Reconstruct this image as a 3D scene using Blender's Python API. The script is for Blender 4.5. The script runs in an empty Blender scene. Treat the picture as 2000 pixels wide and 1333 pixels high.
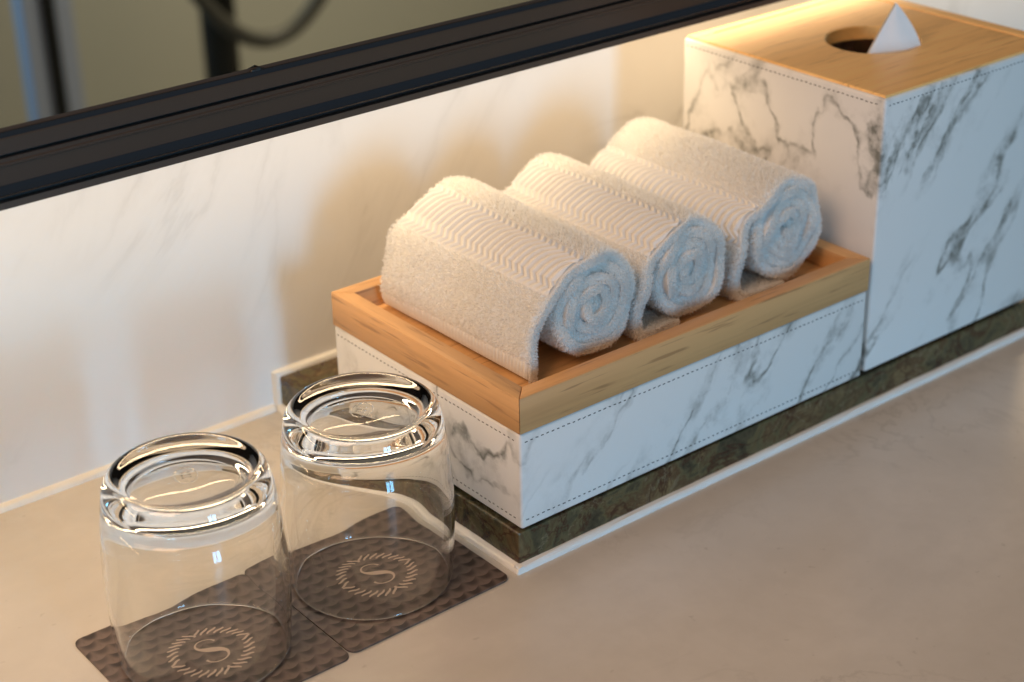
import bpy, bmesh, math
import numpy as np
from mathutils import Vector, Matrix
rng = np.random.default_rng(7)
R = math.radians
sc = bpy.context.scene
COL = sc.collection

# ------------------------------------------------------------------ camera
cam_d = bpy.data.cameras.new('camera'); cam = bpy.data.objects.new('camera', cam_d); COL.objects.link(cam)
CAM = Vector((-0.4466, -0.7847, 0.4841)); PITCH, YAW, ROLL = R(26.490), R(51.748), R(-1.288)
F = Vector((math.cos(YAW)*math.cos(PITCH), math.sin(YAW)*math.cos(PITCH), -math.sin(PITCH)))
Rt = Vector((math.sin(YAW), -math.cos(YAW), 0)); Up = Rt.cross(F)
R2 = Rt*math.cos(ROLL)+Up*math.sin(ROLL); U2 = -Rt*math.sin(ROLL)+Up*math.cos(ROLL)
m = Matrix((R2, U2, -F)).transposed().to_4x4(); m.translation = CAM
cam.matrix_world = m
cam_d.sensor_width = 36; cam_d.lens = 3423.2/2000*36; cam_d.clip_start = .01; cam_d.clip_end = 60
cam_d.dof.use_dof = True; cam_d.dof.focus_distance = .83; cam_d.dof.aperture_fstop = 7.2
sc.camera = cam

# ------------------------------------------------------------------ light
w = bpy.data.worlds.new('World'); sc.world = w; w.use_nodes = True
bg = w.node_tree.nodes['Background']; bg.inputs[0].default_value = (1.0, .88, .71, 1); bg.inputs[1].default_value = .17

def area(name, loc, target, sx, sy, power, color, spread=180):
    l = bpy.data.lights.new(name, 'AREA'); l.shape = 'RECTANGLE'; l.size = sx; l.size_y = sy
    l.energy = power; l.color = color; l.spread = R(spread)
    o = bpy.data.objects.new(name, l); COL.objects.link(o); o.location = loc
    o.rotation_euler = (Vector(target)-Vector(loc)).to_track_quat('-Z', 'Y').to_euler()
    return o
# daylight from the two casements of the window across the room
area('window_light', (-.28, -2.95, .38), (0.05, 0, .10), .21, 1.0, 17.5, (.22, .61, 1.0))
area('window_light', (-.03, -2.95, .38), (0.10, 0, .10), .21, 1.0, 17.5, (.22, .61, 1.0))
# warm lamp high on the left
area('bathroom_lamp', (-.80, -.40, 1.0), (0, -.1, 0), .55, .55, 7.0, (1.0, .62, .38))
# unseen fill lamp, added to brighten the room wall that the mirror shows
area('ceiling_light', (1.7, -1.75, 1.3), (1.5, -2.65, -.5), .4, .4, 17, (1.0, .90, .70), 100)
# warm strip under the lower edge of the mirror cabinet, hidden by the frame
area('mirror_strip_light', (.0, -.063, .2024), (.0, -.063, 0), 2.0, .010, 1.50, (1.0, .75, .46))

sc.view_settings.view_transform = 'Standard'; sc.view_settings.look = 'None'
sc.view_settings.exposure = 0; sc.view_settings.gamma = 1; sc.view_settings.use_curve_mapping = False
sc.render.engine = 'CYCLES'
cy = sc.cycles
cy.use_denoising = True
try: cy.denoiser = 'OPENIMAGEDENOISE'
except Exception: pass
cy.max_bounces = 16; cy.transmission_bounces = 14; cy.glossy_bounces = 8; cy.diffuse_bounces = 8
cy.caustics_refractive = True; cy.caustics_reflective = True; cy.blur_glossy = .3
cy.sample_clamp_indirect = 20

# ------------------------------------------------------------------ helpers
def setp(o, label=None, cat=None, group=None, kind=None):
    if label: o['label'] = label
    if cat: o['category'] = cat
    if group: o['group'] = group
    if kind: o['kind'] = kind
    return o
def empty(name, loc=(0, 0, 0), rz=0):
    o = bpy.data.objects.new(name, None); COL.objects.link(o); o.location = loc; o.rotation_euler = (0, 0, rz)
    o.empty_display_size = .01
    return o
def link(name, me, mat, parent=None, smooth=False):
    o = bpy.data.objects.new(name, me); COL.objects.link(o)
    if mat: me.materials.append(mat)
    if parent: o.parent = parent
    if smooth: me.polygons.foreach_set('use_smooth', [True]*len(me.polygons))
    return o
def pyd(name, v, f, mat, parent=None, smooth=False):
    me = bpy.data.meshes.new(name); me.from_pydata(v, [], f); me.update()
    return link(name, me, mat, parent, smooth)
def bm_obj(name, bm, mat, parent=None, smooth=False):
    me = bpy.data.meshes.new(name); bm.to_mesh(me); bm.free()
    return link(name, me, mat, parent, smooth)
def box(name, lo, hi, mat, parent=None, bev=0, seg=2, edges=None):
    bm = bmesh.new(); bmesh.ops.create_cube(bm, size=1)
    lo, hi = Vector(lo), Vector(hi)
    for v in bm.verts:
        v.co = Vector([(lo[i]+hi[i])/2+v.co[i]*(hi[i]-lo[i]) for i in range(3)])
    if bev:
        es = list(bm.edges)
        if edges == 'vertical': es = [e for e in es if abs((e.verts[0].co-e.verts[1].co).normalized().z) > .9]
        bmesh.ops.bevel(bm, geom=es, offset=bev, segments=seg, affect='EDGES', profile=.5)
    return bm_obj(name, bm, mat, parent, smooth=False)
def autosmooth(o, ang=40):
    me = o.data
    me.polygons.foreach_set('use_smooth', [True]*len(me.polygons))
    bm = bmesh.new(); bm.from_mesh(me)
    for e in bm.edges:
        if len(e.link_faces) == 2 and e.calc_face_angle(0) > R(ang): e.smooth = False
    bm.to_mesh(me); bm.free()
    return o
def prism(name, poly, a, b, mat, parent=None, bev=0):     # poly in xy, from z=a to z=b
    bm = bmesh.new()
    vs = [bm.verts.new((p[0], p[1], a)) for p in poly]
    f = bm.faces.new(vs); r = bmesh.ops.extrude_face_region(bm, geom=[f])
    for g in r['geom']:
        if isinstance(g, bmesh.types.BMVert): g.co.z = b
    bmesh.ops.recalc_face_normals(bm, faces=bm.faces)
    if bev: bmesh.ops.bevel(bm, geom=list(bm.edges), offset=bev, segments=2, affect='EDGES', profile=.5)
    return bm_obj(name, bm, mat, parent)
def extrude_profile(name, prof, axis, a, b, mat, parent=None, n=1, wob=0):
    # closed profile swept along 'x' (prof is (y,z)) , 'y' (prof is (x,z)) or 'z' (prof is (x,y))
    k = len(prof); v = []; f = []
    for i in range(n+1):
        t = a+(b-a)*i/n
        for p in prof:
            d = rng.normal(0, wob, 2) if wob else (0, 0)
            q = (p[0]+d[0], p[1]+d[1])
            v.append({'x': (t, q[0], q[1]), 'y': (q[0], t, q[1]), 'z': (q[0], q[1], t)}[axis])
    for i in range(n):
        for j in range(k):
            f.append((i*k+j, i*k+(j+1) % k, (i+1)*k+(j+1) % k, (i+1)*k+j))
    f.append(tuple(range(k))); f.append(tuple(range(n*k+k-1, n*k-1, -1)))
    o = pyd(name, v, f, mat, parent)
    bm = bmesh.new(); bm.from_mesh(o.data); bmesh.ops.recalc_face_normals(bm, faces=bm.faces); bm.to_mesh(o.data); bm.free()
    return o
def tube(name, pts, rad, mat, parent=None, k=10):
    pts = [Vector(p) for p in pts]; v = []; f = []
    for i, p in enumerate(pts):
        t = (pts[min(i+1, len(pts)-1)]-pts[max(i-1, 0)]).normalized()
        a = t.orthogonal().normalized() if i == 0 else (a-t*a.dot(t)).normalized()
        b = t.cross(a)
        for j in range(k):
            q = 2*math.pi*j/k; v.append(p+a*math.cos(q)*rad+b*math.sin(q)*rad)
    for i in range(len(pts)-1):
        for j in range(k): f.append((i*k+j, i*k+(j+1) % k, (i+1)*k+(j+1) % k, (i+1)*k+j))
    f.append(tuple(range(k))[::-1]); f.append(tuple(range((len(pts)-1)*k, len(pts)*k)))
    return pyd(name, v, f, mat, parent, True)
def lathe(name, prof, mat, parent=None, n=96, closed=True):
    v = []; f = []; k = len(prof); rows = []
    for (r, z) in prof:
        if r < 1e-7: rows.append([len(v)]); v.append((0, 0, z))
        else:
            rows.append(list(range(len(v), len(v)+n)))
            for j in range(n):
                a = 2*math.pi*j/n; v.append((r*math.cos(a), r*math.sin(a), z))
    m_ = k if closed else k-1
    for i in range(m_):
        A, B = rows[i], rows[(i+1) % k]
        if len(A) == 1 and len(B) == 1: continue
        for j in range(n):
            j2 = (j+1) % n
            if len(A) == 1: f.append((A[0], B[j2], B[j]))
            elif len(B) == 1: f.append((A[j], A[j2], B[0]))
            else: f.append((A[j], A[j2], B[j2], B[j]))
    o = pyd(name, v, f, mat, parent, True)
    bm = bmesh.new(); bm.from_mesh(o.data); bmesh.ops.recalc_face_normals(bm, faces=bm.faces); bm.to_mesh(o.data); bm.free()
    o.data.polygons.foreach_set('use_smooth', [True]*len(o.data.polygons))
    return o

# ------------------------------------------------------------------ materials
class N:
    def __init__(s, name):
        s.m = bpy.data.materials.new(name); s.m.use_nodes = True; s.t = s.m.node_tree
        s.b = s.t.nodes['Principled BSDF']; s.out = s.t.nodes['Material Output']
        s.co = None
    def n(s, ty, **kw):
        x = s.t.nodes.new('ShaderNode'+ty)
        for k, val in kw.items():
            if k[0] == '_': setattr(x, k[1:], val)
            else:
                key = int(k[1:]) if k[0] == 'i' and k[1:].isdigit() else k.replace('_', ' ')
                inp = x.inputs[key]
                if hasattr(val, 'is_output') or isinstance(val, bpy.types.NodeSocket): s.t.links.new(val, inp)
                else: inp.default_value = val
        return x
    def l(s, a, b): s.t.links.new(a, b)
    def coord(s, loc=(0, 0, 0), rot=(0, 0, 0), scale=(1, 1, 1), src='Object'):
        tc = s.n('TexCoord'); mp = s.n('Mapping', Vector=tc.outputs[src])
        mp.inputs['Location'].default_value = loc; mp.inputs['Rotation'].default_value = [R(a) for a in rot]; mp.inputs['Scale'].default_value = scale
        return mp.outputs[0]
    def noise(s, vec, scale, detail=4, rough=.55, dist=0):
        return s.n('TexNoise', Vector=vec, Scale=scale, Detail=detail, Roughness=rough, Distortion=dist).outputs['Fac']
    def ramp(s, fac, stops):
        r = s.n('ValToRGB', Fac=fac); e = r.color_ramp.elements
        while len(e) < len(stops): e.new(.5)
        for q, (p, c) in zip(e, stops):
            q.position = p; q.color = (c, c, c, 1) if isinstance(c, (int, float)) else (*c, 1)
        return r.outputs['Color']
    def math(s, op, a, b=0., c=0.):
        return s.n('Math', _operation=op, i0=a, i1=b, i2=c).outputs[0]
    def mix(s, fac, a, b, mode='MIX'):
        x = s.n('Mix', _data_type='RGBA', _blend_type=mode)
        for i, val in ((0, fac), (6, a), (7, b)):
            if isinstance(val, bpy.types.NodeSocket): s.l(val, x.inputs[i])
            else: x.inputs[i].default_value = val if i == 0 else (*val, 1)
        return x.outputs[2]
    def base(s, c):
        if isinstance(c, bpy.types.NodeSocket): s.l(c, s.b.inputs['Base Color'])
        else: s.b.inputs['Base Color'].default_value = (*c, 1)
    def set(s, **kw):
        for k, val in kw.items():
            i = s.b.inputs[k.replace('_', ' ')]
            if isinstance(val, bpy.types.NodeSocket): s.l(val, i)
            else: i.default_value = val
        return s
    def bump(s, h, strength=.2, dist=.001):
        b = s.n('Bump', Height=h, Strength=strength, Distance=dist); s.l(b.outputs[0], s.b.inputs['Normal'])

M = {}
def simple(name, col, rough=.5, metal=0, **kw):
    x = N(name); x.base(col); x.set(Roughness=rough, Metallic=metal, **kw); M[name] = x.m; return x

# polished cream marble of the counter
x = N('counter_marble'); c = x.coord()
big = x.ramp(x.noise(c, 7, 6, .6, .6), [(.3, 0.), (.72, 1.)])
col = x.mix(big, (.545, .50, .44), (.655, .605, .54))
fine = x.ramp(x.noise(c, 60, 5, .6, .3), [(.42, 0.), (.62, 1.)])
col = x.mix(x.math('MULTIPLY', fine, .22), col, (.52, .47, .41))
v1 = x.math('ABSOLUTE', x.math('SUBTRACT', x.noise(c, 9, 7, .62, 1.6), .5))
vein = x.ramp(v1, [(0., 1.), (.022, 0.)])
msk = x.ramp(x.noise(c, 5, 2, .5), [(.47, 0.), (.62, 1.)])
col = x.mix(x.math('MULTIPLY', x.math('MULTIPLY', vein, msk), .42), col, (.38, .34, .29))
spk = x.ramp(x.noise(c, 130, 2, .5), [(.70, 0.), (.76, 1.)])
col = x.mix(x.math('MULTIPLY', spk, .30), col, (.33, .29, .24))
x.base(col); x.set(Roughness=.27, Specular_IOR_Level=.45); M['counter'] = x.m

# white marble of the wall, soft diagonal veins
x = N('wall_marble'); c0 = x.coord(rot=(0, -42, 0)); mp = x.n('Mapping', Vector=c0); mp.inputs['Scale'].default_value = (1, 1, .40); c = mp.outputs[0]
n1 = x.noise(c, 9, 7, .6, .9)
vein = x.ramp(x.math('ABSOLUTE', x.math('SUBTRACT', n1, .5)), [(0., 1.), (.018, .35), (.06, 0.)])
msk = x.ramp(x.noise(x.coord(), 6, 3, .5), [(.42, 0.), (.66, 1.)])
cl = x.ramp(x.noise(c, 4, 5, .55, .5), [(.35, 0.), (.75, 1.)])
col = x.mix(x.math('MULTIPLY', cl, .18), (.80, .775, .755), (.66, .64, .625))
col = x.mix(x.math('MULTIPLY', x.math('MULTIPLY', vein, msk), .50), col, (.46, .43, .40))
x.base(col); x.set(Roughness=.38, Specular_IOR_Level=.4); M['wall'] = x.m

# dark brown-green marble of the ledge
x = N('ledge_marble'); c = x.coord()
n1 = x.noise(c, 30, 8, .70, .9)
col = x.ramp(n1, [(.34, (.008, .009, .007)), (.43, (.045, .042, .024)), (.49, (.13, .105, .045)), (.55, (.085, .038, .016)), (.66, (.24, .17, .075))])
grn = x.ramp(x.noise(c, 16, 4, .5), [(.42, 0.), (.62, 1.)])
col = x.mix(x.math('MULTIPLY', grn, .30), col, (.055, .068, .035))
grain = x.ramp(x.noise(c, 420, 3, .6), [(.35, 0.), (.7, 1.)])
col = x.mix(x.math('MULTIPLY', grain, .42), col, (.13, .11, .06))
v1 = x.math('ABSOLUTE', x.math('SUBTRACT', x.noise(x.coord(rot=(20, 30, 10)), 17, 6, .6, 1.3), .5))
col = x.mix(x.math('MULTIPLY', x.ramp(v1, [(0., 1.), (.022, 0.)]), .9), col, (.045, .012, .006))
v2 = x.math('ABSOLUTE', x.math('SUBTRACT', x.noise(x.coord(loc=(3, 1, 2)), 26, 6, .6, 1.0), .5))
col = x.mix(x.math('MULTIPLY', x.ramp(v2, [(0., 1.), (.008, 0.)]), .5), col, (.28, .24, .15))
x.base(col); x.set(Roughness=.25); M['ledge'] = x.m

# white sealant
x = N('sealant'); c = x.coord(); x.base(x.mix(x.noise(c, 90, 3), (.88, .86, .82), (.80, .77, .72))); x.set(Roughness=.5); M['sealant'] = x.m

# marble-print leatherette of box and tray
def leather(name, loc):
    x = N(name); base_c = x.coord(loc=loc)
    wob = x.n('TexNoise', Vector=base_c, Scale=22., Detail=4., Roughness=.6)
    c2 = x.n('VectorMath', _operation='MULTIPLY_ADD', i0=wob.outputs['Color'], i1=(.022, .022, .022), i2=base_c).outputs[0]
    mp0 = x.n('Mapping', Vector=c2); mp0.inputs['Rotation'].default_value = (R(6), R(-36), 0)
    mp = x.n('Mapping', Vector=mp0.outputs[0]); mp.inputs['Scale'].default_value = (1, .75, .26)
    c = mp.outputs[0]
    v1 = x.math('ABSOLUTE', x.math('SUBTRACT', x.noise(c, 27, 3, .5, .25), .5))
    m1 = x.ramp(x.noise(c, 17, 2, .5), [(.40, 0.), (.53, 1.)])
    brk = x.ramp(x.noise(base_c, 120, 4, .65), [(.38, .30), (.58, 1.)])
    a = x.math('MULTIPLY', x.math('MULTIPLY', x.ramp(v1, [(0., 1.), (.010, .75), (.030, 0.)]), m1), brk)
    halo = x.math('MULTIPLY', x.math('MULTIPLY', x.ramp(v1, [(0., 1.), (.085, 0.)]), m1), x.ramp(x.noise(base_c, 70, 5, .7), [(.46, 0.), (.68, .7)]))
    tot = x.n('Math', _operation='MAXIMUM', i0=a, i1=halo); tot.use_clamp = True
    col = x.mix(x.math('MULTIPLY', tot.outputs[0], .9), (.77, .76, .735), (.115, .12, .10))
    x.base(col); x.set(Roughness=.42, Specular_IOR_Level=.35)
    x.bump(x.noise(base_c, 900, 2, .5), .12, .0004)
    M[name] = x.m
leather('leather_tray', (.71, .4, .27)); leather('leather_box', (1.37, .2, .55))
simple('stitch', (.06, .055, .05), .8)
simple('stitch_pale', (.42, .39, .35), .8)

def wood(name, scale, k=1.):
    x = N(name); c = x.coord(scale=scale)
    wv = x.noise(c, 120, 5, .6, .5)
    bigg = x.noise(c, 28, 3, .5, .4)
    col = x.mix(x.ramp(bigg, [(.3, 0.), (.7, 1.)]), (.74, .43, .19), (.58, .31, .12))
    col = x.mix(x.math('MULTIPLY', x.ramp(wv, [(.45, 0.), (.72, 1.)]), .55), col, (.42, .22, .088))
    pore = x.ramp(x.noise(x.coord(scale=[a*1.0 for a in scale]), 520, 2, .5), [(.60, 0.), (.70, 1.)])
    col = x.mix(x.math('MULTIPLY', pore, .65), col, (.30, .145, .055))
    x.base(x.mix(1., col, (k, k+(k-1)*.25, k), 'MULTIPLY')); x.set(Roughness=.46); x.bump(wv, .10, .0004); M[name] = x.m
wood('wood_x', (.05, 1, 1)); wood('wood_y', (1, .05, 1))
wood('wood_floor', (.05, 1, 1))
wood('wood_lid', (.05, 1, 1), 1.58); wood('wood_lid_side', (1, .05, 1), 1.58)  # same wood lightened for the lid, missing light put into the colour

# cotton
def cotton(name, bumpy, tfac, k):
    x = N(name); c = x.coord()
    x.base(x.mix(x.noise(c, 300, 3), (.97*k, .965*k, .95*k), (.94*k, .93*k, .91*k)))
    x.set(Roughness=1., Specular_IOR_Level=.1, Sheen_Weight=.3, Sheen_Roughness=.5)
    if bumpy: x.bump(x.noise(c, 1500, 3, .6), .5, .0006)
    tr = x.n('BsdfTranslucent'); tr.inputs['Color'].default_value = (.96, .95, .93, 1)
    mx = x.n('MixShader', i0=tfac, i1=x.b.outputs[0], i2=tr.outputs[0]); x.l(mx.outputs[0], x.out.inputs['Surface'])
    M[name] = x.m
cotton('cotton', True, .12, .88); cotton('cotton_pile', False, .5, 1.02)

simple('bronze', (.074, .054, .043), .30, 0.4)
simple('bronze_brown', (.095, .070, .055), .38, 0.4)
simple('black_gap', (.006, .006, .006), .5)
simple('mirror', (.60, .60, .57), .0, 1.0)
simple('foot_rubber', (.02, .02, .02), .7)
simple('tissue', (.86, .86, .85), .95)
simple('box_inside', (.05, .035, .025), .9)
simple('room_wall', (.40, .39, .32), .8)
simple('room_floor', (.20, .18, .14), .6)
simple('dark_metal', (.012, .012, .011), .4)
simple('grey_hose', (.10, .095, .075), .5)
simple('steel_blue', (.022, .034, .050), .25, .5)  # blue light reflected on the frame bevels, put into a colour
simple('pale_strip', (.42, .47, .58), .5)
x = N('glass'); x.b.inputs['Transmission Weight'].default_value = 1.0; x.base((.985, .992, .985)); x.set(Roughness=0., IOR=1.50); M['glass'] = x.m

# coaster: printed weave
x = N('coaster_print'); c = x.coord()
sep = x.n('SeparateXYZ', Vector=c)
S_ = 1/.0086
u = x.math('MULTIPLY', sep.outputs[0], S_); vv = x.math('MULTIPLY', sep.outputs[1], S_*1.25)
row = x.math('FLOOR', vv); fv = x.math('FRACT', vv)
u2 = x.math('MULTIPLY_ADD', x.math('MODULO', x.math('ADD', row, 400.), 2.), .5, u); u2 = x.math('ADD', u2, x.math('MULTIPLY', x.math('SINE', x.math('MULTIPLY', row, 2.1)), .10))
fu = x.math('FRACT', u2)
fv = x.math('FRACT', x.math('MULTIPLY_ADD', x.math('ABSOLUTE', x.math('SINE', x.math('MULTIPLY', u2, math.pi))), .30, vv))
rowsel = x.n('TexWhiteNoise', _noise_dimensions='2D', Vector=x.n('CombineXYZ', X=x.math('FLOOR', u2), Y=row).outputs[0]).outputs['Value']
du = x.math('ABSOLUTE', x.math('SUBTRACT', fu, .5)); 
sm = x.n('MapRange', _interpolation_type='SMOOTHSTEP', Value=fv); sm.inputs[1].default_value = .12; sm.inputs[2].default_value = .80
shade = x.math('MULTIPLY', sm.outputs[0], x.math('SUBTRACT', 1., x.math('POWER', x.math('MULTIPLY', du, 2.), 2.6)))
shade = x.math('MULTIPLY', shade, x.math('MULTIPLY_ADD', rowsel, .55, .55))
shade2 = x.math('ADD', shade, x.math('MULTIPLY', x.math('POWER', x.math('MULTIPLY', du, 2.), 6.), .25))
col = x.mix(x.ramp(shade2, [(.05, 0.), (.85, 1.)]), (.165, .118, .098), (.036, .025, .021))
x.base(col); x.set(Roughness=.42, Specular_IOR_Level=.4); x.bump(shade2, .25, -.0004); M['coaster'] = x.m
simple('emblem_ink', (.56, .43, .33), .45)
simple('coaster_edge', (.25, .22, .20), .6)

# ------------------------------------------------------------------ setting
setp(box('counter', (-1.1, -.50, -.03), (1.5, .0, 0), M['counter'], bev=.002), kind='structure')
wall = setp(box('wall', (-1.1, 0, -.25), (1.5, .03, 1.0), M['wall']), kind='structure')
# blurred room that the mirror shows
setp(box('room_wall', (.35, -2.75, -.85), (4.2, -2.65, 1.4), M['room_wall']), kind='structure')
setp(box('room_floor', (-1.5, -4.0, -.90), (4.2, -.3, -.85), M['room_floor']), kind='structure')

XL, D, HP = -.0004, .2205, .0209
def fillet(s, n=5, sx=1, sy=1, o=(0, 0), bulge=1.9):     # sealant bead cross-section in a corner
    p = [o]
    for i in range(n+1):
        a = i/n; q = math.sin(a*math.pi)*bulge*s*.25
        p.append((o[0]+sx*(s*(1-a)+q*.6), o[1]+sy*(s*a+q*.6)))
    return p
extrude_profile('sealant_bead', fillet(.0042, sx=-1, o=(0.0005, -.0005)), 'x', -1.0, XL-.004, M['sealant'], wall, 60, .00010)

ledge = empty('stone_ledge', (XL, 0, 0))
setp(ledge, 'dark brown and green veined marble ledge running along the foot of the wall', 'ledge')
def rel(o, parent):          # keep world placement when parented to an unrotated empty
    o.parent = parent
    o.location = Vector(o.location)-parent.location
    return o
slab = rel(box('slab', (XL, -D, 0.0004), (1.3, -.0008, HP), M['ledge'], bev=.0009), ledge)
rel(extrude_profile('sealant_bead', fillet(.0042, sx=-1, o=(-D+.0006, -.0006)), 'x', XL-.003, 1.3, M['sealant'], None, 90, .00011), ledge)
rel(extrude_profile('sealant_bead', fillet(.0042, sx=-1, o=(XL+.0006, -.0006)), 'y', -D-.003, -.003, M['sealant'], None, 30, .00010), ledge)
rel(extrude_profile('sealant_bead', fillet(.0040, sx=-1, o=(.0006, HP-.0006)), 'x', XL-.002, 1.3, M['sealant'], None, 90, .00010), ledge)
rel(extrude_profile('sealant_bead', fillet(.0040, sx=-1, sy=-1, o=(XL+.0006, .0006)), 'z', 0, HP+.003, M['sealant'], None, 4, .00010), ledge)

# ------------------------------------------------------------------ mirror
mir = setp(empty('wall_mirror', (-1.0, 0, .2010)), 'black and bronze framed mirror hanging on the marble wall above the towels', 'mirror')
MZ = .2010
def rail(name, prof, mat): return rel(extrude_profile(name, prof, 'x', -1.0, 1.4, mat), mir)
# (y, z) profiles, seen from above and in front
rail('lower_lip', [(-0.0830, MZ), (-0.0950, MZ), (-0.0950, MZ+.0032), (-0.0830, MZ+.0032)], M['bronze_brown'])
rail('lower_groove', [(-0.0830, MZ+.0032), (-0.0910, MZ+.0032), (-0.0910, MZ+.0058), (-0.0830, MZ+.0058)], M['black_gap'])
rail('outer_rail', [(-0.0830, MZ+.0058), (-0.0955, MZ+.0058), (-0.0965, MZ+.0068), (-0.0945, MZ+.0085), (-0.0935, MZ+.0105), (-0.0935, MZ+.0185), (-0.0942, MZ+.0190), (-0.0942, MZ+.0200), (-0.0935, MZ+.0205), (-0.0935, MZ+.0222), (-0.0830, MZ+.0222)], M['bronze'])
rail('bevel_bead', [(-.0340-.058, MZ+.0075), (-.0969, MZ+.0072), (-.0952, MZ+.0086), (-.0938, MZ+.0104), (-.092, MZ+.0104)], M['steel_blue'])  # added strips, their blue colour stands in for thin reflections
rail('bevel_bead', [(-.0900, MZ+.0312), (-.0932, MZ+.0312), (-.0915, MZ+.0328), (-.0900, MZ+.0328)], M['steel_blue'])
rail('middle_groove', [(-0.0830, MZ+.0222), (-0.0895, MZ+.0222), (-0.0895, MZ+.0240), (-0.0830, MZ+.0240)], M['black_gap'])
rail('inner_rail', [(-0.0830, MZ+.0240), (-0.0935, MZ+.0240), (-0.0935, MZ+.0305), (-0.0928, MZ+.0315), (-0.0910, MZ+.0322), (-0.0895, MZ+.0322), (-0.0885, MZ+.0340), (-0.0830, MZ+.0340)], M['bronze'])
rel(box('cabinet_body', (-1.0, -.0832, MZ+.0018), (1.4, -.0005, MZ+.45), M['bronze']), mir)
rel(box('mirror_glass', (-1.0, -.0885, MZ+.0335), (1.4, -.0834, MZ+.45), M['mirror']), mir)
bm = bmesh.new(); bmesh.ops.create_icosphere(bm, subdivisions=2, radius=1)
for v in bm.verts: v.co = Vector((-.0470+v.co.x*.0042, -.0900+v.co.y*.0012, MZ+.0325+v.co.z*(.0016+.0006*math.sin(v.co.x*7))))
rel(bm_obj('chip', bm, M['black_gap']), mir)

# ------------------------------------------------------------------ things the mirror shows
post = setp(empty('shower_post', (.985, -2.0, -.85)), 'dark upright post seen blurred in the mirror', 'post')
tube('pole', [(0, 0, .006), (0, 0, 2.0)], .031, M['dark_metal'], post, 16)
tube('base_flange', [(0, 0, 0), (0, 0, .012)], .05, M['dark_metal'], post, 20)
hp = []
for i in range(25):
    t = i/24*3.4-1.7; hp.append((1.06+t*.10, -1.95, -.390+.055*t*t))
setp(tube('shower_hose', hp, .014, M['grey_hose'], None, 8), 'dark curved hose hanging beside the post, blurred in the mirror', 'hose')
jamb = setp(empty('glass_door_jamb', (.802, -2.3, -.85)), 'pale blue upright strip with a dark centre line, blurred in the mirror', 'door jamb')
box('jamb_profile', (-.048, -.02, 0), (.048, .02, 2.1), M['pale_strip'], jamb, .003)
box('door_seal', (-.013, -.004, .05), (.013, .026, 2.05), M['dark_metal'], jamb, .002)

# ------------------------------------------------------------------ towel tray
L = .245; TYF, TYB = -.2227, -.0651; TZB, TZW, TZT = .0239, .0769, .0961
tray = setp(empty('towel_tray', (0, TYF, HP)), 'low marble print tray with a raised wooden rim, carrying the rolled towels', 'tray')
def trayrel(o): return rel(o, tray)
autosmooth(trayrel(box('body', (0, TYF, TZB), (L, TYB, TZW-.0004), M['leather_tray'], bev=.0016, seg=3)))
RW = .0088; e = .0004
ox0, ox1, oy0, oy1 = -e, L+e, TYF-e, TYB+e
ix0, ix1, iy0, iy1 = RW, L-RW, TYF+RW, TYB-RW
g = .00012
for nm, poly, mt in (('rim_rail', [(ox0+g, oy0), (ox1-g, oy0), (ix1-g, iy0), (ix0+g, iy0)], 'wood_x'),
                 ('rim_rail', [(ix0+g, iy1), (ix1-g, iy1), (ox1-g, oy1), (ox0+g, oy1)], 'wood_x'),
                 ('rim_rail', [(ox0, oy0+g), (ix0, iy0+g), (ix0, iy1-g), (ox0, oy1-g)], 'wood_y'),
                 ('rim_rail', [(ix1, iy0+g), (ox1, oy0+g), (ox1, oy1-g), (ix1, iy1-g)], 'wood_y')):
    autosmooth(trayrel(prism(nm, poly, TZW, TZT, M[mt], None, .0005)))
FZ = .0845
trayrel(box('floor_panel', (ix0+.0003, iy0+.0003, TZW+.0002), (ix1-.0003, iy1-.0003, FZ), M['wood_floor']))
for fx in (.02, L-.02):
    for fy in (TYF+.02, TYB-.02):
        o = trayrel(lathe('foot', [(0, HP), (.007, HP), (.007, TZB+.0005), (0, TZB+.0005)], M['foot_rubber'], None, 20, False)); o.location += Vector((fx, fy, 0))

def body_of(root): return next(c for c in root.children if c.name.split('.')[0] == 'body')
def stitches(name, p0, p1, up, nrm, mat, pitch=.0033, ln=.0017, wd=.00055, parent=None):
    p0, p1, up, nrm = Vector(p0), Vector(p1), Vector(up), Vector(nrm)
    d = (p1-p0); n = int(d.length/pitch); d.normalize(); v = []; f = []
    for i in range(n):
        c = p0+d*(pitch*(i+.5))+up*rng.normal(0, .00008); h = ln/2*rng.uniform(.75, 1.1); tl = rng.normal(0, .12)
        dd = d+up*tl
        k = len(v)
        for a in (-.0003, .00006):
            for (s, q) in ((-1, -1), (1, -1), (1, 1), (-1, 1)):
                v.append(c+dd*h*s+up*wd/2*q+nrm*a)
        f += [(k+4, k+5, k+6, k+7), (k, k+1, k+5, k+4), (k+1, k+2, k+6, k+5), (k+2, k+3, k+7, k+6), (k+3, k, k+4, k+7)]
    o = pyd(name, v, f, mat, None); o['kind'] = 'stuff'
    o.parent = body_of(parent); return o
for z in (TZW-.0050, TZB+.0048):
    stitches('stitching', (.002, TYF, z), (L-.002, TYF, z), (0, 0, 1), (0, -1, 0), M['stitch'], parent=tray)
    stitches('stitching', (0, TYB-.002, z), (0, TYF+.002, z), (0, 0, 1), (-1, 0, 0), M['stitch'], parent=tray)

# ------------------------------------------------------------------ tissue box
BX0, BX1, BYF, BYB, BZT = .2497, .4020, -.2214, -.0697, .1855
tb = setp(empty('tissue_box', (BX0, BYF, HP)), 'tall marble print tissue box with a wooden lid and round opening', 'tissue box')
def tbrel(o): return rel(o, tb)
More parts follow.
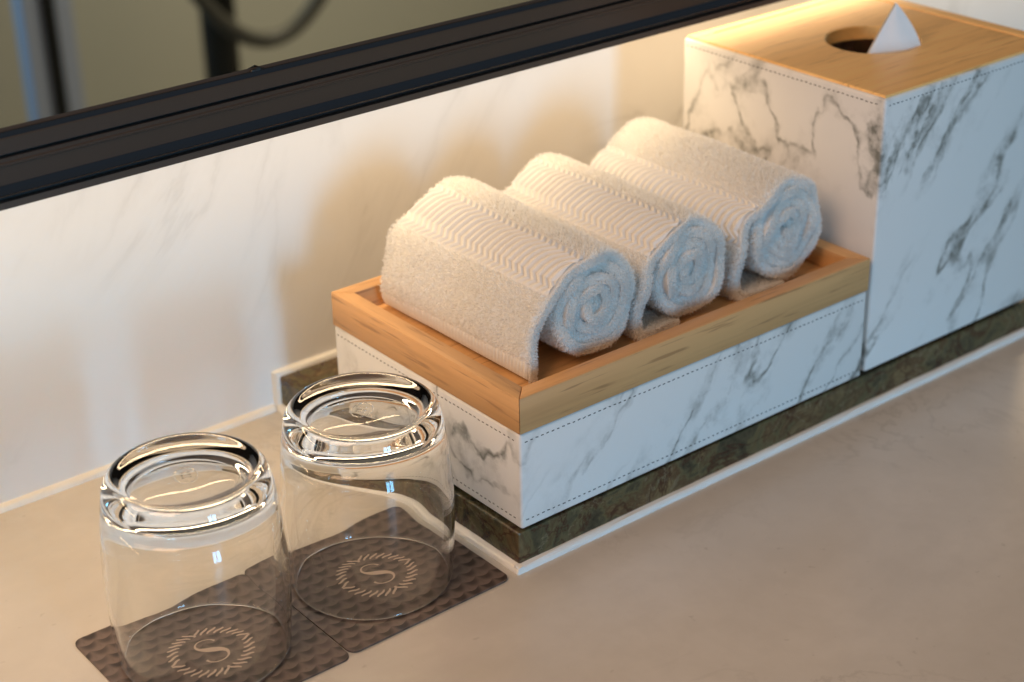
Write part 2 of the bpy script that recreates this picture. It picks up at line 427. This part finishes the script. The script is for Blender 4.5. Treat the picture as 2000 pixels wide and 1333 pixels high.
# four walls around a hollow, with rounded outer corners
bm = bmesh.new(); bmesh.ops.create_cube(bm, size=1)
for v in bm.verts: v.co = Vector(((BX0+BX1)/2+v.co.x*(BX1-BX0), (BYF+BYB)/2+v.co.y*(BYB-BYF), (TZB+BZT-.0008)/2+v.co.z*(BZT-.0008-TZB)))
bmesh.ops.bevel(bm, geom=list(bm.edges), offset=.0017, segments=3, affect='EDGES', profile=.5)
top = max(bm.faces, key=lambda q: q.calc_center_median().z+q.calc_area())
r = bmesh.ops.inset_individual(bm, faces=[top], thickness=.0035)
for v in top.verts: v.co.z -= .055
autosmooth(tbrel(bm_obj('body', bm, M['leather_box'])))
def lid_board():       # board with a round hole
    x0, x1, y0, y1 = BX0+.0014, BX1-.0125, BYF+.0014, BYB-.0085
    cx, cy_, rr = .3235, -.1490, .0272
    n = 64; bm = bmesh.new(); zt, zb = BZT+.0004, BZT-.0075
    inner = []; outer = []
    for i in range(n):
        a = 2*math.pi*(i+.5)/n-math.pi*.75
        d = Vector((math.cos(a), math.sin(a)))
        inner.append((cx+rr*d.x, cy_+rr*d.y))
        tx = ((x1-cx) if d.x > 0 else (x0-cx))/d.x; ty = ((y1-cy_) if d.y > 0 else (y0-cy_))/d.y
        t = min(tx, ty); outer.append((cx+t*d.x, cy_+t*d.y))
    # move the nearest outer point to each corner
    for q in ((x0, y0), (x1, y0), (x1, y1), (x0, y1)):
        k = min(range(n), key=lambda i: (outer[i][0]-q[0])**2+(outer[i][1]-q[1])**2); outer[k] = q
    c2 = .0006
    rings = [[(p[0], p[1], zb) for p in inner], [(p[0], p[1], zt-c2) for p in inner],
             [(cx+(p[0]-cx)*(1+c2/rr), cy_+(p[1]-cy_)*(1+c2/rr), zt) for p in inner],
             [(min(max(p[0], x0+c2), x1-c2), min(max(p[1], y0+c2), y1-c2), zt) for p in outer], [(p[0], p[1], zt-c2) for p in outer], [(p[0], p[1], zb) for p in outer]]
    V = [[bm.verts.new(p) for p in rg] for rg in rings]
    for k in range(6):
        A, B = V[k], V[(k+1) % 6]
        for i in range(n): bm.faces.new((A[i], A[(i+1) % n], B[(i+1) % n], B[i]))
    bmesh.ops.recalc_face_normals(bm, faces=bm.faces)
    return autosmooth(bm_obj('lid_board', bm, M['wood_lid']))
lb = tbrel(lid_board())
zt, zb = BZT+.0004, BZT-.0075
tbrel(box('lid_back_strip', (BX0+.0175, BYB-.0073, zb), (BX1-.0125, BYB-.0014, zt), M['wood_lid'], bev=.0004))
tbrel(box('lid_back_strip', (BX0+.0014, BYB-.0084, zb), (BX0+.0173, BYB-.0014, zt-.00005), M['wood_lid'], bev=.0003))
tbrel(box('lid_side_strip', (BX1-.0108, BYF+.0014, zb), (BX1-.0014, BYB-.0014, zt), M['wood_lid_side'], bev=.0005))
tbrel(box('inner_lining', (BX0+.004, BYF+.004, BZT-.0555), (BX1-.004, BYB-.004, BZT-.050), M['box_inside']))
for fx in (BX0+.02, BX1-.02):
    for fy in (BYF+.02, BYB-.02):
        o = tbrel(lathe('foot', [(0, HP), (.007, HP), (.007, TZB+.0005), (0, TZB+.0005)], M['foot_rubber'], None, 20, False)); o.location += Vector((fx, fy, 0))
stitches('stitching', (BX0+.002, BYF, BZT-.0048), (BX1-.002, BYF, BZT-.0048), (0, 0, 1), (0, -1, 0), M['stitch'], parent=tb)
stitches('stitching', (BX0, BYB-.002, BZT-.0048), (BX0, BYF+.002, BZT-.0048), (0, 0, 1), (-1, 0, 0), M['stitch'], parent=tb)

# tissue: a soft folded tip pulled up through the opening
def tissue():
    nu, nv = 24, 30; v = []; f = []
    apex = Vector((.3180, -.1685, BZT+.0268))
    A = Vector((.2955, -.1610, BZT-.014)); B = Vector((.3390, -.1760, BZT-.014))
    for i in range(nv+1):
        t = i/nv                                    # 0 base, 1 tip
        l = A.lerp(apex, t); r_ = B.lerp(apex, t)
        bow = math.sin(t*math.pi)*.0040
        for j in range(nu+1):
            s = j/nu; p = l.lerp(r_, s)
            fold = .0035*(1-t)*math.sin(s*math.pi)+.0008*math.sin(s*9+t*4)*(1-t)
            nrm = Vector((-.38, -.92, .1))
            out = (r_-l).normalized() if (r_-l).length > 1e-6 else Vector((1, 0, 0))
            p = p+nrm*fold+out*bow*(2*s-1)*(1.0 if s > .5 else .1)
            v.append(p)
    W_ = nu+1
    for i in range(nv):
        for j in range(nu): f.append((i*W_+j, i*W_+j+1, (i+1)*W_+j+1, (i+1)*W_+j))
    # the second, back layer of the fold
    k = len(v)
    for q in list(v): v.append(q+Vector((.0006, .0016, 0)))
    f += [tuple(reversed([a+k for a in q])) for q in list(f)]
    o = pyd('tissue', v, f, M['tissue'], None, True)
    return setp(o, 'white folded tissue tip sticking up through the round opening of the lid', 'tissue')
tissue()

# ------------------------------------------------------------------ rolled towels
def smooth_path(P, step):
    P = np.array(P); out = [P[0]]
    for i in range(len(P)-1):
        p0 = P[max(i-1, 0)]; p1 = P[i]; p2 = P[i+1]; p3 = P[min(i+2, len(P)-1)]
        n = max(2, int(np.linalg.norm(p2-p1)/step*1.3))
        for k in range(1, n+1):
            t = k/n
            out.append(.5*((2*p1)+(-p0+p2)*t+(2*p0-5*p1+4*p2-p3)*t*t+(-p0+3*p1-3*p2+p3)*t**3))
    out = np.array(out)
    s = np.concatenate([[0], np.cumsum(np.linalg.norm(np.diff(out, axis=0), axis=1))])
    n = int(s[-1]/step); q = np.linspace(0, s[-1], n+1)
    return np.stack([np.interp(q, s, out[:, 0]), np.interp(q, s, out[:, 1])], 1), q
def make_towel(cx, Rr, zc, yf, yb, tail, band, label, seed, oval=1.0, squash=0., grow=.002):
    rg = np.random.default_rng(seed)
    th = .0050                                        # thickness of one layer
    pts = [np.array(p, float) for p in tail]          # tail, given as (x-cx, z-zc), from the loose end upwards
    a0 = math.atan2(pts[-1][1], pts[-1][0]) ; 
    spiral = []
    ang = R(142); turns = 5.1; k = 0; rad = Rr-th/2
    ph = rg.uniform(0, 6, 6)
    while k < turns*36:
        q = k/36.
        rr = rad-(th*1.07)*q if q > .55 else rad-(th*1.07)*q*.9-.0
        rr = max(rr, .0013)
        a = ang-2*math.pi*q
        ex = 1-squash*(1-math.exp(-q)); 
        wob = 1+.03*math.sin(a*2+ph[0])*min(q, 1.5)+.02*math.sin(a*3+ph[1])*min(q, 1.5)
        spiral.append(np.array([rr*math.cos(a)*ex*wob, rr*math.sin(a)*oval*wob])); k += 1
    path, s = smooth_path(pts+spiral, .0011)
    n = len(path)
    tan = np.gradient(path, axis=0); tan /= np.linalg.norm(tan, axis=1)[:, None]
    nor = np.stack([-tan[:, 1], tan[:, 0]], 1)        # left of travel = outward for a clockwise roll
    root = empty('rolled_towel', (cx, (yf+yb)/2, FZ))
    setp(root, label, 'towel', 'rolled hand towels in the tray')
    ex, ey, ez = cx, (yf+yb)/2, FZ
    length = yb-yf
    # ends of each layer are not flush
    ss = s/s[-1]
    jf = .0014*np.sin(s*190+ph[2])+.0011*np.sin(s*70+ph[3])-(.0035 if len(tail) > 5 else 0)*np.exp(-(s/.022)**2)
    jb = .0014*np.sin(s*170+ph[4])+.0011*np.sin(s*64+ph[5])
    def pos(i_f, u, off):
        """path index (float array), axial 0 front..1 back, offset along the outward normal"""
        i0 = np.clip(np.floor(i_f).astype(int), 0, n-2); t = i_f-i0
        p = path[i0]*(1-t)[:, None]+path[i0+1]*t[:, None]
        nn = nor[i0]*(1-t)[:, None]+nor[i0+1]*t[:, None]
        sc_ = 1+grow/Rr*u+.012*np.sin(u*7+ph[0])+.010*np.sin(u*13+ph[1]+i_f*.02)
        lowmask = np.clip((p[:, 1]+zc-FZ)/.02, 0, 1)
        sc_ = 1+(sc_-1)*lowmask
        y0 = yf+np.interp(i_f, np.arange(n), jf); y1 = yb+np.interp(i_f, np.arange(n), jb)
        X = p[:, 0]*sc_+nn[:, 0]*off; Z = p[:, 1]*sc_+nn[:, 1]*off+zc
        Z = np.maximum(Z, FZ+.0003)
        Y = y0*(1-u)+y1*u
        return np.stack([X, Y-ey, Z-ez], 1), np.stack([nn[:, 0], 0*nn[:, 0], nn[:, 1]], 1)
    # --- cloth: ribbon with rounded edges, swept along the roll
    prof = [(0., -.25), (0., .25), (.012, .5), (.25, .5), (.5, .5), (.75, .5), (.988, .5), (1., .25), (1., -.25), (.988, -.5), (.5, -.5), (.012, -.5)]
    idx = np.arange(n).astype(float); K = len(prof); V = np.zeros((n, K, 3))
    taper = np.clip(np.minimum(s/.003, (s[-1]-s)/.003), .35, 1)
    for k, (u, o) in enumerate(prof):
        V[:, k], _ = pos(idx, np.full(n, u), o*th*.9*taper)
    Fc = []
    for i in range(n-1):
        for k in range(K):
            k2 = (k+1) % K; Fc.append((i*K+k, (i+1)*K+k, (i+1)*K+k2, i*K+k2))
    Fc.append(tuple(range(K))); Fc.append(tuple(range((n-1)*K, n*K))[::-1])
    o = pyd('cloth', V.reshape(-1, 3).tolist(), Fc, M['cotton'], root, True)
    bm = bmesh.new(); bm.from_mesh(o.data); bmesh.ops.recalc_face_normals(bm, faces=bm.faces); bm.to_mesh(o.data); bm.free()
    # --- where the woven border lies (arc positions on the outer turn)
    angs = np.degrees(np.arctan2(path[:, 1], path[:, 0]))
    outer_end = int(np.searchsorted(s, s[len(s)-1]*0+ (np.linalg.norm(np.diff(np.array(pts), axis=0), axis=1).sum() if len(pts) > 1 else 0)+2*math.pi*Rr*.86))
    def arc_at(deg):
        a = np.where(angs < -60, angs+360, angs)
        c = [i for i in range(outer_end) if abs(a[i]-deg) < 12 and a[i] <= deg and path[i, 1] > -.02]
        return float(c[0]) if c else 0.
    b0, b1 = arc_at(band[0]), arc_at(band[1])          # lower edge, upper edge (b0 < b1)
    # --- border: raised zigzag ribs
    na, nc = 420, 64
    uu = np.linspace(.012, .988, na); vv_ = np.linspace(0, 1, nc)
    U, VV = np.meshgrid(uu, vv_, indexing='ij')
    pitch = .0045; ax = U*length
    zig = np.interp(VV, [0, .14, .30, .72, .88, 1.], [0.0, .85, -.10, .65, 1.60, .85])*pitch
    phase = (ax+zig+.0002*np.sin(U*40+ph[2]))/pitch
    rib = np.clip(.5+.5*np.cos(2*np.pi*phase), 0, 1)**.8
    knit = .5+.5*np.cos(VV*2*np.pi*26+phase*2)
    edge = np.clip(np.minimum(VV, 1-VV)/.05, 0, 1)
    rib = rib*edge
    off = th*.45+.0002+.00110*rib*(.88+.12*knit)
    P, _ = pos((b0+(b1-b0)*VV).ravel(), U.ravel(), off.ravel())
    Fb = [(i*nc+j, i*nc+j+1, (i+1)*nc+j+1, (i+1)*nc+j) for i in range(na-1) for j in range(nc-1)]
    pyd('woven_border', P.tolist(), Fb, M['cotton'], root, True)
    # --- hem ribs near the loose end
    h0, h1 = 1.5, float(np.searchsorted(s, .009)); na2, nc2 = 300, 10
    U, VV = np.meshgrid(np.linspace(.01, .99, na2), np.linspace(0, 1, nc2), indexing='ij')
    rib = (.5+.5*np.cos(2*np.pi*U*length/.0026))*np.clip(np.minimum(VV, 1-VV)/.2, 0, 1)
    P, _ = pos((h0+(h1-h0)*VV).ravel(), U.ravel(), (th*.45+.0002+.0007*rib).ravel())
    Fb = [(i*nc2+j, i*nc2+j+1, (i+1)*nc2+j+1, (i+1)*nc2+j) for i in range(na2-1) for j in range(nc2-1)]
    pyd('hem', P.tolist(), Fb, M['cotton'], root, True)
    # --- terry pile: short curled fibres
    def fibres(P, Nn, ln, wd, messy):
        m_ = len(P)
        d = Nn+rg.normal(0, messy, (m_, 3)); d /= np.linalg.norm(d, axis=1)[:, None]
        l_ = ln*rg.uniform(.55, 1.2, m_)[:, None]
        bend = rg.normal(0, .55, (m_, 3))
        d2 = d+bend; d2 /= np.linalg.norm(d2, axis=1)[:, None]
        side = np.cross(d, rg.normal(0, 1, (m_, 3))); side /= np.linalg.norm(side, axis=1)[:, None]
        a = P-side*wd/2; b = P+side*wd/2
        mid = P+d*l_*.55; c = mid+side*wd*.5; e_ = mid-side*wd*.5
        tip = mid+d2*l_*.45
        Vx = np.stack([a, b, c, e_, tip], 1)
        Vx[..., 2] = np.maximum(Vx[..., 2], .0002)
        return Vx.reshape(-1, 3), m_
    sets = []
    NB = 90000
    i_f = rg.uniform(0, outer_end, NB); u = rg.uniform(0, 1, NB)
    keep = ~(((i_f > b0-.5) & (i_f < b1+.5)) | (i_f < h1))
    i_f, u = i_f[keep], u[keep]
    P, Nn = pos(i_f, u, np.full(len(i_f), th*.42))
    clump = np.sin(P[:, 1]*900+3*np.sin(i_f*.9))*np.sin(i_f*1.3+P[:, 1]*300)
    P_, n1 = fibres(P, Nn+np.stack([0*clump, .35*clump, 0*clump], 1), .0026, .00036, .42); sets.append((P_, n1))
    if len(tail) > 5:                                  # upper face of the tucked-under end
        i_f = rg.uniform(0, np.searchsorted(s, .034), 9000); u = rg.uniform(0, 1, 9000)**2.2
        P, Nn = pos(i_f, u, np.full(9000, -th*.42)); sets.append(fibres(P, -Nn, .0018, .00036, .42))
    # layer edges at both ends
    for end, cnt in ((0., 26000), (1., 7000)):
        i_f = rg.uniform(0, n-1.01, cnt); o_ = rg.uniform(-.5, .5, cnt)
        P, Nn = pos(i_f, np.full(cnt, end), o_*th*.95)
        axn = np.zeros_like(Nn); axn[:, 1] = -1 if end == 0 else 1
        P_, n1 = fibres(P, axn*.8+Nn*(o_*1.6)[:, None], .0013, .00036, .40); sets.append((P_, n1))
    Vp = np.concatenate([q[0] for q in sets]); cnt = sum(q[1] for q in sets)
    base = np.arange(cnt)*5
    quads = np.stack([base, base+1, base+2, base+3], 1); tris = np.stack([base+3, base+2, base+4], 1)
    me = bpy.data.meshes.new('terry_pile')
    me.vertices.add(len(Vp)); me.vertices.foreach_set('co', Vp.astype(np.float32).ravel())
    me.loops.add(cnt*7); lv = np.concatenate([quads, tris], 1).ravel(); me.loops.foreach_set('vertex_index', lv.astype(np.int32))
    me.polygons.add(cnt*2)
    ls = np.stack([np.arange(cnt)*7, np.arange(cnt)*7+4], 1).ravel(); me.polygons.foreach_set('loop_start', ls.astype(np.int32))
    me.update(calc_edges=True); me.validate()
    o = link('terry_pile', me, M['cotton_pile'], root); o['kind'] = 'stuff'
    return root
# tails: from the loose end on the tray floor up the left side of the roll, (x-cx, z-zc)
make_towel(.0675, .0290, .1145, -.1985, -.0800,
           [(-.0402, -.0282), (-.0398, -.0210), (-.0376, -.0115), (-.0342, -.0005), (-.0298, .0100)], (158, 102),
           'rolled white towel on the side of the tray near the glasses', 11, 1.0, .04, .0042)
make_towel(.1330, .0285, .1140, -.1975, -.0790,
           [(-.0080, -.0282), (-.0240, -.0280), (-.0345, -.0262), (-.0345, -.0150), (-.0322, -.0020), (-.0292, .0090)], (154, 98),
           'middle rolled white towel with zigzag border, between the two other rolls', 23, 1.0, .06)
make_towel(.2040, .0300, .1165, -.1985, -.0800,
           [(-.0040, -.0305), (-.0240, -.0303), (-.0345, -.0285), (-.0350, -.0150), (-.0330, .0000), (-.0300, .0110)], (182, 138),
           'fattest rolled white towel, next to the tissue box', 37, 1.0, .04)

# ------------------------------------------------------------------ coasters
def rounded_rect(hx, hy, r, n=6):
    p = []
    for (sx, sy, a0) in ((1, 1, 0), (-1, 1, 90), (-1, -1, 180), (1, -1, 270)):
        for i in range(n+1):
            a = R(a0+90*i/n); p.append((sx*(hx-r)+r*math.cos(a), sy*(hy-r)+r*math.sin(a)))
    return p
def emblem(which):
    v = []; f = []
    def quad_strip(c, wds):
        k0 = len(v); c = np.array(c)
        t = np.gradient(c, axis=0); t /= np.linalg.norm(t, axis=1)[:, None]
        for p, tt, w_ in zip(c, t, wds):
            nx, ny = -tt[1], tt[0]
            v.append((p[0]+nx*w_/2, p[1]+ny*w_/2, 0)); v.append((p[0]-nx*w_/2, p[1]-ny*w_/2, 0))
        for i in range(len(c)-1): f.append((k0+2*i, k0+2*i+1, k0+2*i+3, k0+2*i+2))
    ns = 32; ri, ro = .0150, .0202
    for i in range(ns if which == 'ring' else 0):
        ph = 2*math.pi*(i+.5)/ns
        q = math.degrees(ph) % 180
        lean = 1 if q < 90 else -1                        # outer ends lean towards the left/right axis
        x = abs(((q if q < 90 else 180-q))/90)            # 0 at the sides, 1 at top and bottom
        dphi = -lean*R(8+6*x)
        c = []
        for k in range(9):
            t = k/8; rr = ri+(ro-ri)*t; a = ph+dphi*(t-.5)+lean*R(1.2)*math.sin(t*2*math.pi)
            c.append((rr*math.cos(a), rr*math.sin(a)))
        quad_strip(c, [.00125*(1-.35*abs(2*k/8-1)**2) for k in range(9)])
    # the letter S: thin bowls, swelling spine
    P = [(.0052, .0062), (.0040, .0085), (.0012, .0098), (-.0022, .0094), (-.0046, .0070), (-.0047, .0042), (-.0024, .0016), (.0008, -.0004), (.0040, -.0026), (.0055, -.0054), (.0044, -.0084), (.0014, -.0099), (-.0022, -.0096), (-.0046, -.0080), (-.0056, -.0058)]
    c, s = smooth_path(P, .0004)
    t = s/s[-1]
    wd = .0006+.0030*np.exp(-((t-.5)/.155)**2)
    wd = wd+.0006*np.exp(-((t)/.04)**2)+.0006*np.exp(-((t-1)/.04)**2)
    if which == 'letter': quad_strip(c, wd)
    me = bpy.data.meshes.new('emblem'); me.from_pydata(v, [], f); me.update(); return me
CH = .0468
def coaster(x, y, rz, z, label):
    root = setp(empty('coaster', (x, y, z), rz), label, 'coaster', 'printed coasters under the glasses')
    o = prism('card', rounded_rect(CH, CH, .0045), .0001, .0010, M['coaster'], root)
    for nm, wh, lb_ in (('emblem_ring', 'ring', 'ring of slanted beige strokes'), ('emblem_letter', 'letter', 'beige letter S')):
        e_ = link(nm, emblem(wh), M['emblem_ink'], o); e_.location = (0, 0, .00106); e_['label'] = lb_
    return root
coaster(-.1496, -.1795, R(-.4), 0, 'brown woven print coaster farther from the stone ledge')
coaster(-.0557, -.1778, R(.3), .0002, 'brown woven print coaster touching the corner of the stone ledge')

# ------------------------------------------------------------------ glasses
k_ = 1.0652
outer = [(.0352, .0), (.0364, .0006), (.0368, .0015), (.0374, .008), (.0383, .020), (.0388, .035), (.0386, .048), (.0378, .060), (.0368, .070), (.0359, .077), (.0351, .0815), (.0342, .0850), (.0327, .0876), (.0308, .0890), (.0288, .0890), (.0272, .0882), (.0220, .0872), (.0120, .0863), (0, .0860)]
inner = [(0, .0788), (.0100, .0787), (.0180, .0782), (.0245, .0770), (.0290, .0748), (.0320, .0714), (.0338, .0665), (.0350, .060), (.0359, .050), (.0366, .040), (.0368, .030), (.0364, .020), (.0357, .010), (.0351, .003), (.0349, .0010)]
def dens(p):
    P, _ = smooth_path(p, .0011); P = P.tolist(); P[0] = list(p[0]); P[-1] = list(p[-1]); return P
gprof = [(r*k_, z*k_) for r, z in dens(outer)]+[(r*k_, z*k_) for r, z in dens(inner)]
gprof = [(max(r, 0), z) for r, z in gprof]
def tumbler(x, y, z, label, seed):
    root = setp(empty('drinking_glass', (x, y, z), R(seed*37)), label, 'glass', 'upturned tumblers on the coasters')
    lathe('glass_body', gprof, M['glass'], root, 128)
    n = 48; ring = [(.0068*math.cos(2*math.pi*i/n), .0050*math.sin(2*math.pi*i/n), .08612*k_) for i in range(n+1)]
    mk = tube('maker_mark', ring, .00032, M['glass'], root, 8)
    for q in (-.0022, 0, .0022): tube('raised_stroke', [(q, -.0022, .0861*k_), (q+.0004, .0022, .0861*k_)], .0003, M['glass'], mk, 8)
    return root
tumbler(-.0585, -.1785, .0013, 'upturned clear tumbler on the coaster that touches the stone ledge', 1)
tumbler(-.1505, -.1768, .0011, 'upturned clear tumbler on the coaster farther from the stone ledge', 2)
